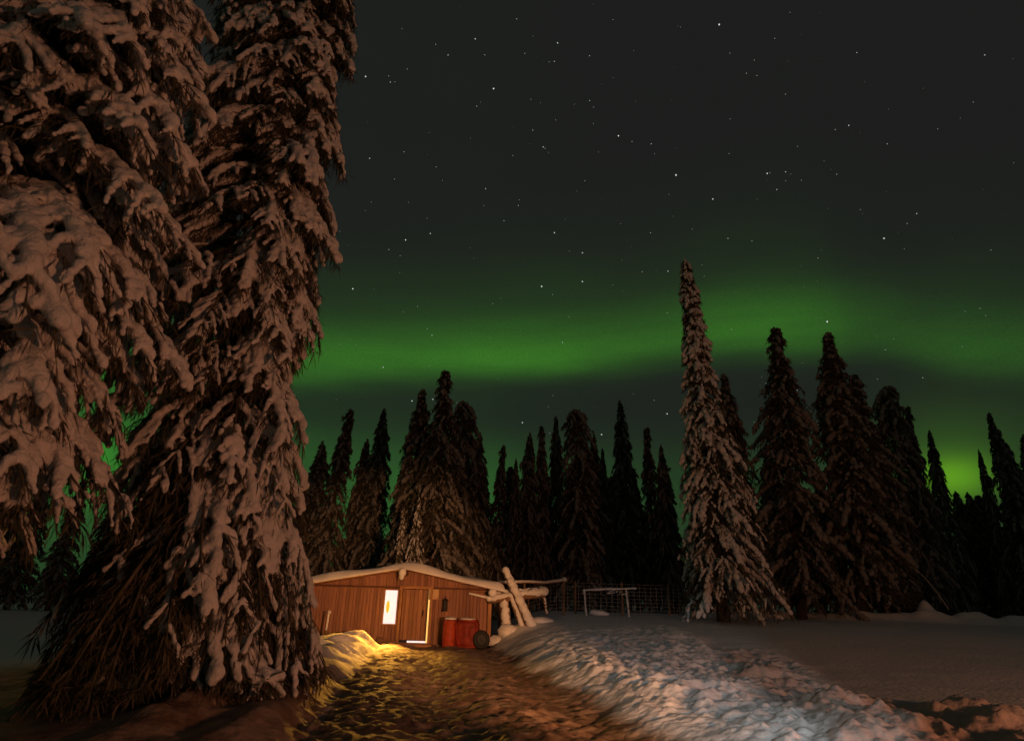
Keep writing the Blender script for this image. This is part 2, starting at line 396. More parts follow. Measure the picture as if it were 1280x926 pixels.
def spruce_data(seed, Hh, rad, nb, th0=10, th1=62, twigs=5, nkite=26, kl=.30, kw=.05, rs=.07, rt=.045, snow=1.0, step=.55, sub=1,
                zmin=.4, skew=None, snowf=None, gapn=.25, bend=0.0, twl=.42, low=None, top=None, thf=None):
    """rad(h): reach of the branches at height h. Returns arrays for trunk, needles, snow."""
    r = np.random.default_rng(seed)
    top = Hh if top is None else top
    hs = zmin + (top - zmin)*np.sort(r.random(nb))**.97
    if low: hs = np.concatenate([r.uniform(zmin, low[1], low[0]), hs])
    KP, KD, KL, KW, BP, BR, BD, TW = [], [], [], [], [], [], [], []
    lean = lambda h: np.array([bend*(h/Hh)**2*Hh, 0, 0])
    for i, h in enumerate(hs):
        a = i*2.39996 + r.uniform(-.5, .5)
        o = np.array([cos(a), sin(a), 0]); l = np.array([-sin(a), cos(a), 0])
        R = rad(h)*r.uniform(1 - gapn*1.3, 1 + gapn*.6)
        if skew is not None: R *= skew(a, h)
        t1 = th1 if thf is None else thf(h)
        n = 9; L_ = 0; th = np.radians(th0 + (t1 - th0)*np.linspace(0, 1, n)**.7 + r.uniform(-7, 7))
        dx = np.cos(th); Lt = R/dx.mean(); ds = Lt/n
        P = [np.array([0, 0, h + R*.55]) + lean(h)]
        side = r.uniform(-.25, .25)
        for k in range(n): P.append(P[-1] + (o*dx[k] - np.array([0, 0, sin(th[k])]) + l*side*k/n)*ds)
        P = np.array(P)
        P[:, 2] = np.maximum(P[:, 2], .12 + .05*r.random())
        if P[-1, 2] <= .2 and h < .12: continue
        T = np.gradient(P, axis=0); T /= np.linalg.norm(T, axis=1)[:, None] + 1e-9
        f = lambda s: np.array([np.interp(s*n, np.arange(n + 1), P[:, q]) for q in range(3)]).T
        g = lambda s: np.array([np.interp(s*n, np.arange(n + 1), T[:, q]) for q in range(3)]).T
        TW.append((P, .018*Lt**.7 + .006))
        sn = snow if snowf is None else snowf(a, h)*snow
        thick = r.uniform(.75, 1.3)
        segs = [(f, g, Lt, 1.0, .12)]
        for k in range(twigs):
            for sg in (-1, 1):
                s0 = .18 + .72*(k + r.uniform(0, .9))/twigs
                p0 = f(np.array([s0]))[0]; t0 = g(np.array([s0]))[0]
                d0 = t0*.72 + l*sg*r.uniform(.5, .95) - np.array([0, 0, .15]); d0 /= np.linalg.norm(d0)
                tl = Lt*twl*(1.08 - s0)*r.uniform(.6, 1.15)
                droop = r.uniform(.25, .7)
                ff = (lambda p0, d0, tl, droop: (lambda s: p0 + d0*(s*tl)[:, None] + np.array([0, 0, -1.])*(droop*tl*s*s)[:, None]))(p0, d0, tl, droop)
                gg = (lambda d0, droop: (lambda s: d0 + np.array([0, 0, -2.])*(droop*s)[:, None]))(d0, droop)
                segs.append((ff, gg, tl, .0, 0))
        tot = sum(q[2] for q in segs)
        for ff, gg, tl, main, s_ in segs:
            m = max(2, int(nkite*tl/tot*r.uniform(.8, 1.2)))
            s = np.sort(r.random(m))*.98 + .02
            p = ff(s); d = gg(s); d = d/np.linalg.norm(d, axis=1)[:, None]*.7 + r.normal(size=(m, 3))*.36 + np.array([0, 0, -.45])
            KP.append(p); KD.append(d); KL.append(kl*r.uniform(.5, 1.3, m)); KW.append(kw*r.uniform(.6, 1.4, m))
            if r.random() < sn*(1.0 if main else .85):
                rad_ = (rs if main else rt)*thick*(.75 + .25*min(1.5, Lt))
                cnt = max(2, int(tl/(rad_*step*2)))
                a0 = .22 if main else .15
                a1 = r.uniform(.8, 1.0)
                s = np.linspace(a0, a1, cnt) + r.uniform(-.3, .3, cnt)/cnt
                keep = r.random(cnt) > .10
                s = np.clip(s[keep], 0.02, 1.0)
                if len(s):
                    p = ff(s); d = gg(s)
                    q = rad_*(1.12 - .5*np.abs(s - .45))*r.uniform(.7, 1.35, len(s))
                    p = p + np.array([0, 0, 1.])*q[:, None]*.55 + o*q[:, None]*.45 + r.normal(size=p.shape)*rad_*.22
                    BP.append(p); BR.append(q); BD.append(d)
    kv, kf = kites(np.concatenate(KP), np.concatenate(KD), np.concatenate(KL), np.concatenate(KW), r)
    # branches' wood joins the crown
    WV, WF, off = [], [], len(kv)
    for P, r0 in TW:
        k = 4; c_ = []
        for j in range(len(P)):
            q = r0*(1 - .85*j/(len(P) - 1))
            for u in range(k):
                c_.append(P[j] + np.array([cos(u*pi/2), sin(u*pi/2), .0])*q + np.array([0, 0, q*(u % 2)]))
        for j in range(len(P) - 1):
            for u in range(k): WF.append([off + j*k + u, off + j*k + (u + 1) % k, off + (j + 1)*k + (u + 1) % k, off + (j + 1)*k + u])
        WV += c_; off += len(c_)
    kv = np.concatenate([kv, np.array(WV)]); kf = np.concatenate([kf, np.array(WF)])
    bv, bf = blobs(np.concatenate(BP), np.concatenate(BR), np.concatenate(BD), sub, r, 1.6)
    # trunk
    TV, TF = [], []; kk = 9; m = 14
    for j in range(m + 1):
        h = Hh*j/m - (.3 if j == 0 else 0); q = (.012*Hh + .02)*(1 - j/m)**.8 + .015 + (.05 if j == 0 else 0); c_ = lean(max(h, 0))
        for u in range(kk): TV.append([c_[0] + cos(2*pi*u/kk)*q, sin(2*pi*u/kk)*q, h])
    for j in range(m):
        for u in range(kk): TF.append([j*kk + u, j*kk + (u + 1) % kk, (j + 1)*kk + (u + 1) % kk, (j + 1)*kk + u])
    return (np.array(TV), np.array(TF)), (kv, kf), (bv, bf)
def spruce(data, loc, needle, snowm, voxel=0, rz=0, sm=3):
    t_ = empty('spruce_tree', loc, rz)
    tr_, cr_, sn_ = data
    link('trunk', me_np('trunk', *tr_), BARK, t_)
    link('crown', me_np('crown', *cr_, smooth=False), needle, t_)
    s_ = link('snow_load', me_np('snow_load', *sn_), snowm, t_)
    if voxel: remesh(s_, voxel, sm)
    return t_
def copy_tree(o):
    c_ = o.copy(); COL.objects.link(c_)
    for ch in list(o.children):
        d = ch.copy(); COL.objects.link(d); d.parent = c_
    return c_
ip = lambda xs, ys: (lambda h: float(np.interp(h, xs, ys)))

# the big spruce beside the camera
big = spruce(spruce_data(11, 21, ip([0, 1, 3, 5.5, 8, 12, 15, 18, 21], [1.9, 2.0, 1.55, 1.3, 1.3, 1.2, 1.1, .8, .1]), 470, th0=10, th1=74,
             twigs=8, nkite=330, kl=.26, kw=.018, low=(170, 2.2), rs=.056, rt=.032, snow=.80, sub=2, zmin=.25, top=17.5,
             skew=lambda a, h: 1.0 + .9*max(0, -cos(a))*min(1, max(0, (h - 3.2)/2.5)) - (.10*max(0, cos(a)) if h > 10 else 0) - (.22*max(0, -cos(a)) if h < 3 else 0),
             snowf=lambda a, h: (.07 if h < 2.2 else (.28 if h < 3.2 else .85)) if cos(a) < .45 else (.55 if h < 2.0 else 1.0)), (-5.0, 10.0, H(-5, 10)), NEEDLE, SNOW, .023)
tag(big, 'huge snow-laden spruce filling the left of the view beside the cabin', 'tree')
near = spruce(spruce_data(23, 16, ip([0, 2, 2.7, 3.3, 5, 8, 12, 16], [2.1, 2.25, 2.45, 2.75, 2.65, 2.4, 1.6, .1]), 400, th0=2, th1=52,
             twigs=9, nkite=330, kl=.24, kw=.020, rs=.060, rt=.036, snow=.92, sub=2, zmin=1.6, top=12.5, twl=.5), (-7.0, 6.3, H(-7, 6.3)), NEEDLE, SNOW, .025)
tag(near, 'nearest snow-covered spruce at the left edge, with broad fans hanging over dark ground', 'tree')
# the tall lit spruce on the right
lit = spruce(spruce_data(31, 16.6, ip([0, 1.5, 4, 7, 10, 12.5, 15, 16.6], [1.75, 1.75, 1.5, 1.2, .82, .55, .42, .12]), 560, th0=12, th1=66,
             twigs=4, nkite=90, kl=.22, kw=.030, rs=.076, rt=.046, snow=.36, sub=1, zmin=.5,
             skew=lambda a, h: 1.0 + .60*max(0, cos(a))*max(0, 1 - h/9) - .12*max(0, -cos(a)), bend=-.012, snowf=lambda a, h: 1.9 if h > 11 else (1.3 if h > 8 else 1.0)), (8.7, 25.5, H(8.7, 25.5)), NEEDLE, SNOW, 0)
tag(lit, 'tall pointed spruce with warmly lit snow, standing alone right of centre', 'tree')

# wood behind: a few kinds, copied
PH = 15.0
kinds = []
for sd, pr, th, nb in ((41, ([0, 2, 6, 10, 13, 15], [1.9, 1.85, 1.5, 1.0, .55, .12]), 64, 330),
                       (42, ([0, 2, 5, 9, 12, 14, 15], [1.6, 1.7, 1.5, 1.15, .8, .35, .1]), 70, 330),
                       (43, ([0, 2, 7, 11, 13, 14, 15], [2.2, 2.1, 1.7, 1.0, .5, .42, .15]), 58, 340),
                       (44, ([0, 3, 6, 8, 11, 13.6, 14.4, 15], [1.7, 1.6, 1.45, .9, .7, .3, .45, .2]), 66, 300),
                       (45, ([0, 3, 8, 12, 14.2, 15], [2.0, 1.9, 1.6, 1.3, 1.0, .5]), 68, 330)):
    kinds.append(spruce_data(sd, PH, ip(*pr), nb, th0=12, th1=th, twigs=3, nkite=64, kl=.28, kw=.055, rs=.10, rt=.07, snow=.26, sub=1, zmin=.5, gapn=.42))
protos = {}
# X, Y, tip height, width factor, kind, label
FOREST = [
 (-3.61, 30.0, 13.2, 1.00, 2, 'tallest dark spruce directly behind the cabin roof, with faint snow patches'),
 (-4.92, 31.0, 12.3, .85, 0, 'pointed dark spruce close on the left of the tallest one behind the cabin'),
 (-4.27, 28.6, 6.1, .62, 1, 'small reddish lit spruce just behind the ridge of the cabin roof'),
 (-5.04, 29.0, 5.5, .60, 3, 'lower reddish spruce left of the small lit one behind the roof'),
 (-8.28, 37.0, 13.0, .72, 0, 'narrow dark spruce with a sharp tip above the left half of the cabin'),
 (-9.28, 37.5, 11.2, .7, 1, 'shorter blunt spruce on the left shoulder of the sharp tipped one above the cabin'),
 (-10.37, 36.5, 12.8, .8, 3, 'dark leaning spruce whose tip rises just right of the huge snowy tree'),
 (-11.87, 36.8, 10.8, .9, 1, 'blunt dark spruce half hidden behind the edge of the huge snowy tree'),
 (-2.95, 36.0, 13.2, .75, 4, 'blunt topped dark spruce on the right of the tallest one behind the cabin'),
 (-1.96, 37.0, 11.7, .7, 1, 'stepped dark spruce rising above the right slope of the cabin roof'),
 (-0.39, 38.0, 11.1, .62, 3, 'short spruce with a knobbed tip behind the leaning snowy logs'),
 (0.42, 39.0, 10.4, .5, 0, 'smallest pointed spruce in the gap behind the snowy logs'),
 (1.31, 39.0, 12.3, .66, 1, 'left one of two twin topped spruces behind the thin snowy rail'),
 (2.15, 39.5, 12.9, .60, 3, 'right one of two twin topped spruces behind the thin snowy rail'),
 (3.26, 41.0, 14.0, .56, 0, 'slim dark spruce left of the broad topped one in the middle of the wood'),
 (4.42, 38.0, 13.5, .85, 4, 'broad topped frosted spruce in the middle of the wood'),
 (5.66, 39.0, 12.3, .62, 1, 'mid height dark spruce on the right shoulder of the broad topped one'),
 (6.38, 40.0, 11.5, .5, 0, 'thin low spruce in the gap left of the tall slim one in the wood'),
 (7.94, 41.0, 15.3, .66, 0, 'tall slim spruce with a needle tip between the broad topped one and the lit one'),
 (9.75, 41.0, 13.4, .70, 3, 'dark spruce with a knobbed tip left of the warmly lit one'),
 (10.44, 40.0, 12.0, .6, 1, 'low dark spruce tucked against the left side of the warmly lit one'),
 (11.53, 30.0, 13.3, .80, 0, 'dark spruce hidden close behind the right side of the warmly lit one'),
 (14.01, 28.5, 15.6, 1.0, 2, 'large dark frosted spruce, first one right of the warmly lit one'),
 (17.35, 29.5, 15.7, 1.15, 0, 'large dark frosted spruce, second one right of the warmly lit one'),
 (19.62, 31.5, 14.2, .9, 2, 'shaggy dark spruce pressed against the right of the two large frosted ones'),
 (23.62, 35.0, 14.6, .80, 4, 'dark spruce with a broken blunt top right of the large frosted ones'),
 (25.77, 36.5, 14.0, .55, 3, 'ragged spruce with a hooked tip beside the broken topped one'),
 (30.15, 41.0, 13.7, .55, 0, 'small pointed spruce on the left side of the bright green glow'),
 (33.40, 41.0, 12.5, .42, 1, 'little spruce on the right side of the bright green glow'),
 (33.95, 40.0, 14.8, .62, 0, 'leaning bare topped spruce near the right edge of the picture'),
 (35.28, 41.0, 13.1, .8, 2, 'dark bushy spruce filling the foot of the leaning one at the right edge'),
 (36.88, 41.0, 13.7, .8, 1, 'dark spruce cut by the right edge of the picture'),
]
placed = []
for i, (x, y, h, w, k, lab) in enumerate(FOREST):
    if 'reddish' in lab: o = spruce(kinds[k], (x, y, 0), NEEDLE, SNOW)
    elif k not in protos:
        o = spruce(kinds[k], (x, y, 0), NEEDLEF, SNOWF); protos[k] = o
    else: o = copy_tree(protos[k])
    hy = H(x, y) - .05
    o.location = (x, y, hy); s_ = (h - hy)/PH
    ww = w*(1.0 if w > .9 else 1.25); o.scale = (ww*s_, ww*s_, s_); o.rotation_euler = (0, radians(3) if x > 12 else 0, i*1.7)
    o.rotation_mode = 'ZYX'
    if x > 12: o.location.x -= .05*h
    if 'leaning' in lab: o.rotation_euler = (0, radians(0 if x > 0 else 3), 0); o.location.x -= -.05*h if x > 0 else .6
    tag(o, lab, 'tree', 'spruces of the wood behind the yard')
# rows of the wood farther back: nothing tells one from the next
r2 = np.random.default_rng(5)
def row(xs, y, h0, h1, lab, grp):
    for x in xs:
        k = int(r2.integers(0, 5)); o = copy_tree(protos[k])
        xx = x + r2.uniform(-.5, .5); yy = y + r2.uniform(-1.5, 1.5)
        h = r2.uniform(h0, h1); o.location = (xx, yy, H(xx, yy)); s_ = h/PH
        w = r2.uniform(1.1, 1.4); o.scale = (w*s_, w*s_, s_); o.rotation_euler = (0, 0, r2.uniform(0, 6.28))
        tag(o, lab, 'tree', grp)
row(np.arange(-12, 13, 1.7), 47, 9.6, 11.4, 'dark spruce deep in the wood behind the cabin and the fence', 'dark spruces deep in the wood')
row(np.arange(14, 30, 2.3), 44, 9.5, 11.5, 'black spruce deep in the wood behind the large frosted ones', 'black spruces behind the frosted ones')
row(np.arange(31, 52, 1.5), 46, 8.9, 9.5, 'black low spruce under the bright green glow at the right', 'low spruces under the green glow')
row(np.arange(-47, -13, 2.0), 44, 8.3, 9.3, 'black spruce in the dark treeline seen between the two snowy trees at the left', 'dark treeline at the left')
# ------------------------------------------------------------------ the cabin
def planks(name, rgb, rgb2, w=.13):
    m = bpy.data.materials.new(name); m.use_nodes = True
    t = m.node_tree; b = t.nodes['Principled BSDF']; b.inputs['Roughness'].default_value = .75
    tcn = t.nodes.new('ShaderNodeTexCoord'); sp = t.nodes.new('ShaderNodeSeparateXYZ'); t.links.new(tcn.outputs['Object'], sp.inputs[0])
    def M_(op, a, b_=None):
        n = t.nodes.new('ShaderNodeMath'); n.operation = op
        for i, s in enumerate((a, b_)):
            if s is None: continue
            if isinstance(s, (int, float)): n.inputs[i].default_value = s
            else: t.links.new(s, n.inputs[i])
        return n.outputs[0]
    u = M_('DIVIDE', M_('ADD', sp.outputs[0], sp.outputs[1]), w)
    fl = M_('FLOOR', u); fr = M_('FRACT', u)
    wn_ = t.nodes.new('ShaderNodeTexWhiteNoise'); wn_.noise_dimensions = '1D'; t.links.new(fl, wn_.inputs['W'])
    mpn = t.nodes.new('ShaderNodeMapping'); mpn.inputs['Scale'].default_value = (9, 9, .7); t.links.new(tcn.outputs['Object'], mpn.inputs[0])
    no = t.nodes.new('ShaderNodeTexNoise'); no.inputs['Scale'].default_value = 2; no.inputs['Detail'].default_value = 5; t.links.new(mpn.outputs[0], no.inputs[0])
    f = M_('ADD', M_('MULTIPLY', wn_.outputs['Value'], .5), M_('MULTIPLY', no.outputs[0], .55))
    mx = t.nodes.new('ShaderNodeMix'); mx.data_type = 'RGBA'; mx.inputs['A'].default_value = (*rgb, 1); mx.inputs['B'].default_value = (*rgb2, 1)
    t.links.new(f, mx.inputs['Factor']); t.links.new(mx.outputs['Result'], b.inputs['Base Color'])
    gr = M_('MINIMUM', M_('MULTIPLY', M_('MINIMUM', fr, M_('SUBTRACT', 1.0, fr)), 9.0), 1.0)
    bp = t.nodes.new('ShaderNodeBump'); bp.inputs['Strength'].default_value = 1.0; bp.inputs['Distance'].default_value = .02
    t.links.new(M_('ADD', gr, M_('MULTIPLY', no.outputs[0], .4)), bp.inputs['Height']); t.links.new(bp.outputs[0], b.inputs['Normal'])
    return m
WOOD = planks('red_planks', (.12, .05, .034), (.36, .175, .12))
WOOD2 = planks('door_planks', (.17, .08, .045), (.38, .19, .11), .16)
TRIM = mat('old_board', (.36, .19, .09), .8, vscale=5, stretch=(1, 1, .3))
DARK = mat('dark_iron', (.02, .02, .022), .6)
PANE = mat('lit_window', (.8, .7, .5), .5, emit=(1.0, .93, .92), estr=.80)
LEAK = mat('lamplight_gap', (.8, .6, .3), .6, emit=(1.0, .60, .16), estr=.9)
LEAK2 = mat('bright_gap', (.8, .8, .8), .6, emit=(1.0, .90, .88), estr=.85)
FLAME = mat('lamp_glow', (.9, .6, .1), .6, emit=(1.0, .50, .03), estr=.75)
LOGM = mat('weathered_log', (.20, .12, .07), .85, vscale=6, stretch=(1, 1, .4), bump=.5)
CX0, CX1, CY, CYB = -7.35, -.62, 24.0, 29.5       # side walls, front, back
RX, RZ, EZ = -3.85, 2.62, 2.0                      # ridge and eaves (wall line)
cab = empty('cabin', ((CX0 + CX1)/2, (CY + CYB)/2, 0)); ox, oy = cab.location.x, cab.location.y
tag(cab, 'low wooden cabin with red-brown plank front, lit window and thick snow on its roof', 'cabin')
def lx(x): return x - ox
def ly(y): return y - oy
def rz_(x): return EZ + (RZ - EZ)*(1 - abs(x - RX)/(RX - CX0 if x < RX else CX1 - RX))
m = MB()                                            # front wall with holes for the window and the door
WX0, WX1, WZ0, WZ1 = -4.62, -4.05, .68, 1.93
DX0, DX1, DZ0, DZ1 = -3.92, -2.86, .10, 1.96
def slab(x0, x1, z0, z1, dy=.1, y=CY):
    m.box((lx((x0 + x1)/2), ly(y + dy/2), (z0 + z1)/2), (x1 - x0, dy, z1 - z0))
slab(CX0, WX0, -.3, 2.0); slab(WX0, WX1, -.3, WZ0); slab(WX0, WX1, WZ1, 2.0); slab(WX1, DX0, -.3, 2.0)
slab(DX0, DX1, -.3, DZ0); slab(DX0, DX1, DZ1, 2.0); slab(DX1, CX1, -.3, 2.0)
slab(CX0, CX0 + .1, -.3, 2.0, CYB - CY - .1, CY + .1); slab(CX1 - .1, CX1, -.3, 2.0, CYB - CY - .1, CY + .1)
slab(CX0, CX1, -.3, 2.0, .1, CYB)
m.build('wall', WOOD, cab)
m = MB(); m.prism([(lx(CX0), 2.0), (lx(CX1), 2.0), (lx(RX), 2.0 + RZ - EZ)], ly(CY - .05), ly(CY + .06)); m.build('gable', WOOD, cab)
m = MB(); m.box((lx((CX0 + CX1)/2), ly(CY - .035), 2.0), (CX1 - CX0, .06, .07)); m.build('wall_plate', mat('dark_beam', (.10, .045, .025), .8), cab)
for x in (CX0 - .02, CX1 + .02):
    m = MB(); m.box((lx(x), ly(CY - .03), .85), (.13, .14, 2.35)); m.build('corner_board', TRIM, cab)
# roof boards and the snow on them
OV, TH = .55, .10
def roofprof(t0, t1, ex):
    xs = np.linspace(CX0 - ex, CX1 + ex*.7, 41)
    lo = [(lx(x), rz_(min(max(x, CX0 - 9), CX1 + 9)) + t0) for x in xs]
    return xs, lo
xs = [CX0 - .75, RX, CX1 + .45]
def rl(x): # roof line continued past the walls
    return RZ - (RX - x)*(RZ - EZ)/(RX - CX0) if x < RX else RZ - (x - RX)*(RZ - EZ)/(CX1 - RX)
m = MB(); m.prism([(lx(x), rl(x) + .01) for x in xs] + [(lx(x), rl(x) + .01 + TH) for x in xs[::-1]], ly(CY - OV), ly(CYB + .4)); roof = m.build('roof', TRIM, cab)
V_, F_ = [], []
nx, ny = 90, 40
sx = np.linspace(CX0 - .86, CX1 + .60, nx); sy = np.linspace(CY - OV - .10, CYB + .5, ny)
for j, y in enumerate(sy):
    for i, x in enumerate(sx):
        e = min(min(i, nx - 1 - i)/4, 1)*1.0; e2 = min(min(j, ny - 1 - j)/3, 1)
        k = (1 - (1 - e)**2)**.5*(1 - (1 - e2)**2)**.5 if e*e2 > 0 else 0
        k = .12 + .88*k
        sag = .05*math.sin(x*1.9 + y*.6) + .05*float(vnoise(x, y, .8)) + .035*float(vnoise(x, y, 3))
        rid = .05*math.exp(-((x - RX)/.35)**2)
        V_.append((lx(x), ly(y) + .05*float(vnoise(x, y, 2.1)), rl(x) + .09 - .04*(1 - k) + k*(.20 + sag) - rid + .02))
n0 = len(V_)
for j, y in enumerate(sy):
    for i, x in enumerate(sx): V_.append((lx(x), ly(y), rl(x) + .115 - (.09*(1 if min(j, ny - 1 - j) == 0 or min(i, nx - 1 - i) == 0 else 0))))
Q = lambda i, j, o=0: o + j*nx + i
for j in range(ny - 1):
    for i in range(nx - 1):
        F_.append((Q(i, j), Q(i + 1, j), Q(i + 1, j + 1), Q(i, j + 1))); F_.append((Q(i, j, n0), Q(i, j + 1, n0), Q(i + 1, j + 1, n0), Q(i + 1, j, n0)))
for i in range(nx - 1):
    F_.append((Q(i, 0), Q(i, 0, n0), Q(i + 1, 0, n0), Q(i + 1, 0))); F_.append((Q(i, ny - 1), Q(i + 1, ny - 1), Q(i + 1, ny - 1, n0), Q(i, ny - 1, n0)))
for j in range(ny - 1):
    F_.append((Q(0, j), Q(0, j + 1), Q(0, j + 1, n0), Q(0, j, n0))); F_.append((Q(nx - 1, j), Q(nx - 1, j, n0), Q(nx - 1, j + 1, n0), Q(nx - 1, j + 1)))
link('roof_snow', me_np('roof_snow', V_, np.array(F_)), SNOWR, roof)
# ridge log poking out with a cap of snow, and its prop under it
m = MB(); m.tube([(lx(RX), ly(CY - .75), RZ - .12), (lx(RX), ly(CY + .05), RZ - .12)], .10, 12); rb = m.build('ridge_log', LOGM, cab, True)
m = MB(); m.blob((lx(RX) - .01, ly(CY - .80), RZ - .10), (.14, .10, .17), 2, .06); m.blob((lx(RX) - .03, ly(CY - .80), RZ - .25), (.10, .08, .13), 2, .06); m.build('snow_cap', SNOWR, rb, True)
m = MB(); m.box((lx(-3.98), ly(CY - .06), 1.83), (.05, .05, .32)); m.build('hanging_lath', TRIM, cab)
# eave log ends
for x, z in ((CX1 + .12, 1.86),):
    m = MB(); m.tube([(lx(x), ly(CY - .6), z), (lx(x), ly(CY + .1), z + .02)], .10, 12); e_ = m.build('eave_log', LOGM, cab, True)
    m = MB(); m.blob((lx(x), ly(CY - .62), z + .03), (.17, .12, .16), 2, .07); m.build('snow_cap', SNOWR, e_, True)
m = MB(); m.tube([(lx(CX1 - .75), ly(CY - .3), 1.84), (lx(CX1 - .3), ly(CY - .3), 1.76), (lx(CX1 + .05), ly(CY - .3), 1.70)], [.04, .045, .05], 8); m.build('snowy_batten', SNOWR, cab, True)
# window
wf = MB(); wcx, wcz = (WX0 + WX1)/2, (WZ0 + WZ1)/2
for x in (WX0 + .025, WX1 - .025): wf.box((lx(x), ly(CY - .01), wcz), (.05, .10, WZ1 - WZ0))
for z in (WZ0 + .02, WZ1 - .02): wf.box((lx(wcx), ly(CY - .014), z), (WX1 - WX0 - .1, .10, .04))
win = wf.build('window', TRIM, cab)
m = MB(); m.box((lx(wcx), ly(CY + .05), wcz), (WX1 - WX0 - .08, .012, WZ1 - WZ0 - .06)); m.build('pane', PANE, win)
m = MB(); m.blob((lx(wcx - .10), ly(CY + .015), wcz + .0), (.07, .02, .22), 2, 0); m.build('lamp_glow', FLAME, win, True)
# door, ajar with lamplight round it
m = MB(); m.box((lx((DX0 + DX1)/2 - .05), ly(CY + .02), (DZ0 + DZ1)/2 + .03), (DX1 - DX0 - .13, .05, DZ1 - DZ0 - .10), bev=.006); door = m.build('door', WOOD2, cab)
m = MB(); m.tube([(lx(DX1 - .24), ly(CY - .06), 1.0), (lx(DX1 - .24), ly(CY - .06), 1.22)], .014, 8); m.box((lx(DX1 - .24), ly(CY - .03), 1.11), (.03, .06, .16)); m.build('handle', DARK, door)
for z in (.45, 1.6):
    m = MB(); m.box((lx((DX0 + DX1)/2 - .05), ly(CY - .012), z), (DX1 - DX0 - .25, .014, .10)); m.build('batten', WOOD2, door)
m = MB()
for x in (DX0 - .045, DX1 + .05): m.box((lx(x), ly(CY - .02), (DZ0 + DZ1)/2), (.09, .09, DZ1 - DZ0))
m.box((lx((DX0 + DX1)/2), ly(CY - .024), DZ1 + .045), (DX1 - DX0 + .2, .09, .09)); m.build('door_frame', TRIM, cab)
m = MB(); m.box((lx(DX1 - .045), ly(CY + .03), (DZ0 + DZ1)/2), (.055, .02, DZ1 - DZ0)); m.build('door_gap', LEAK, cab)
m = MB(); m.box((lx(DX1 - .42), ly(CY + .012), DZ0 + .035), (.68, .03, .06)); m.build('door_gap', LEAK2, cab)
m = MB(); m.box((lx((DX0 + DX1)/2), ly(CY - .25), .03), (1.5, .42, .10), bev=.015); m.build('step', TRIM, cab)
# chips of snow along the sill board
m = MB(); m.tube([(lx(-4.9), ly(CY - .08), .13), (lx(-4.4), ly(CY - .09), .12), (lx(-4.0), ly(CY - .08), .11)], .05, 8); m.blob((lx(-4.6), ly(CY - .16), .16), (.13, .10, .11)); m.build('sill_log', LOGM, cab, True)

# square notice board right of the door
sg = empty('notice_board', (-2.72, CY - .03, 1.80)); tag(sg, 'small square pale wooden board on the wall right of the cabin door', 'board')
m = MB(); m.box((.0, 0, 0), (.38, .03, .40), bev=.008); m.build('board', mat('pale_board', (.55, .38, .24), .8, vscale=9), sg)
m = MB()
for x in (-.18, .18): m.box((x, -.022, 0), (.03, .02, .42))
for z in (-.19, .19): m.box((0, -.0225, z), (.33, .02, .03))
m.build('frame', TRIM, sg)
# dark lantern hanging on the wall
ln = empty('lantern', (-2.28, CY - .12, 1.42)); tag(ln, 'unlit black lantern hanging on the cabin wall above the red barrel', 'lantern')
m = MB(); m.tube([(0, 0, -.22), (0, 0, -.19), (0, 0, .12), (0, 0, .17), (0, 0, .22)], [.11, .10, .10, .12, .04], 10, rnd=False); m.build('body', DARK, ln, True)
m = MB(); m.tube([(0, 0, .22), (0, .04, .30), (0, .11, .32)], .012, 6); m.build('hook', DARK, ln)
# pale snowy post at the cabin's left corner
ps = empty('post', (-6.35, 22.9, H(-6.35, 22.9))); tag(ps, 'short pale post standing before the left end of the cabin', 'post')
m = MB(); m.tube([(0, 0, -.1), (.02, 0, .5), (.05, 0, .98)], [.05, .045, .04], 8); m.build('shaft', LOGM, ps, True)
m = MB(); m.blob((.05, 0, 1.02), (.07, .07, .06)); m.tube([(.03, -.04, .45), (.05, -.04, .95)], .035, 8); m.build('snow_cap', SNOW, ps, True)

# ------------------------------------------------------------------ red barrel, red tarpaulin bundle and a wheel
RED = mat('red_plastic', (.20, .022, .012), .6, var=.35, vscale=5, bump=.5, bscale=7)
zg = H(-1.95, 23.1)
br = empty('barrel', (-1.98, 23.05, zg - .03)); tag(br, 'upright orange-red barrel with a cap of snow beside the cabin door', 'barrel')
m = MB(); m.tube([(0, 0, 0), (0, 0, .04), (0, 0, .30), (0, 0, .33), (0, 0, .36), (0, 0, .60), (0, 0, .63), (0, 0, .66), (0, 0, .88), (0, 0, .92)], [.22, .24, .24, .255, .24, .24, .255, .24, .24, .22], 24, rnd=False); m.build('body', mat('orange_red_plastic', (.34, .05, .02), .55, var=.3, vscale=6), br, True)
m = MB(); m.tube([(0, 0, .90), (0, 0, .945)], [.25, .245], 24, rnd=False); m.build('rim', RED, br)
m = MB(); m.blob((.0, 0, .955), (.23, .23, .08), 3, .04); m.build('snow_cap', SNOW, br, True)
bd = empty('covered_cart', (-1.35, 23.15, H(-1.35, 23.1) - .03)); tag(bd, 'boxy cart under a crumpled dark red tarpaulin between barrel and logs', 'cart')
bm_ = MB(); bm_.box((0, 0, .52), (.86, .78, .92), bev=.07); o = bm_.build('tarpaulin', RED, bd, True)
sb = o.modifiers.new('s', 'SUBSURF'); sb.levels = sb.render_levels = 0
bmm = bmesh.new(); bmm.from_mesh(o.data); bmesh.ops.subdivide_edges(bmm, edges=bmm.edges, cuts=7, use_grid_fill=True)
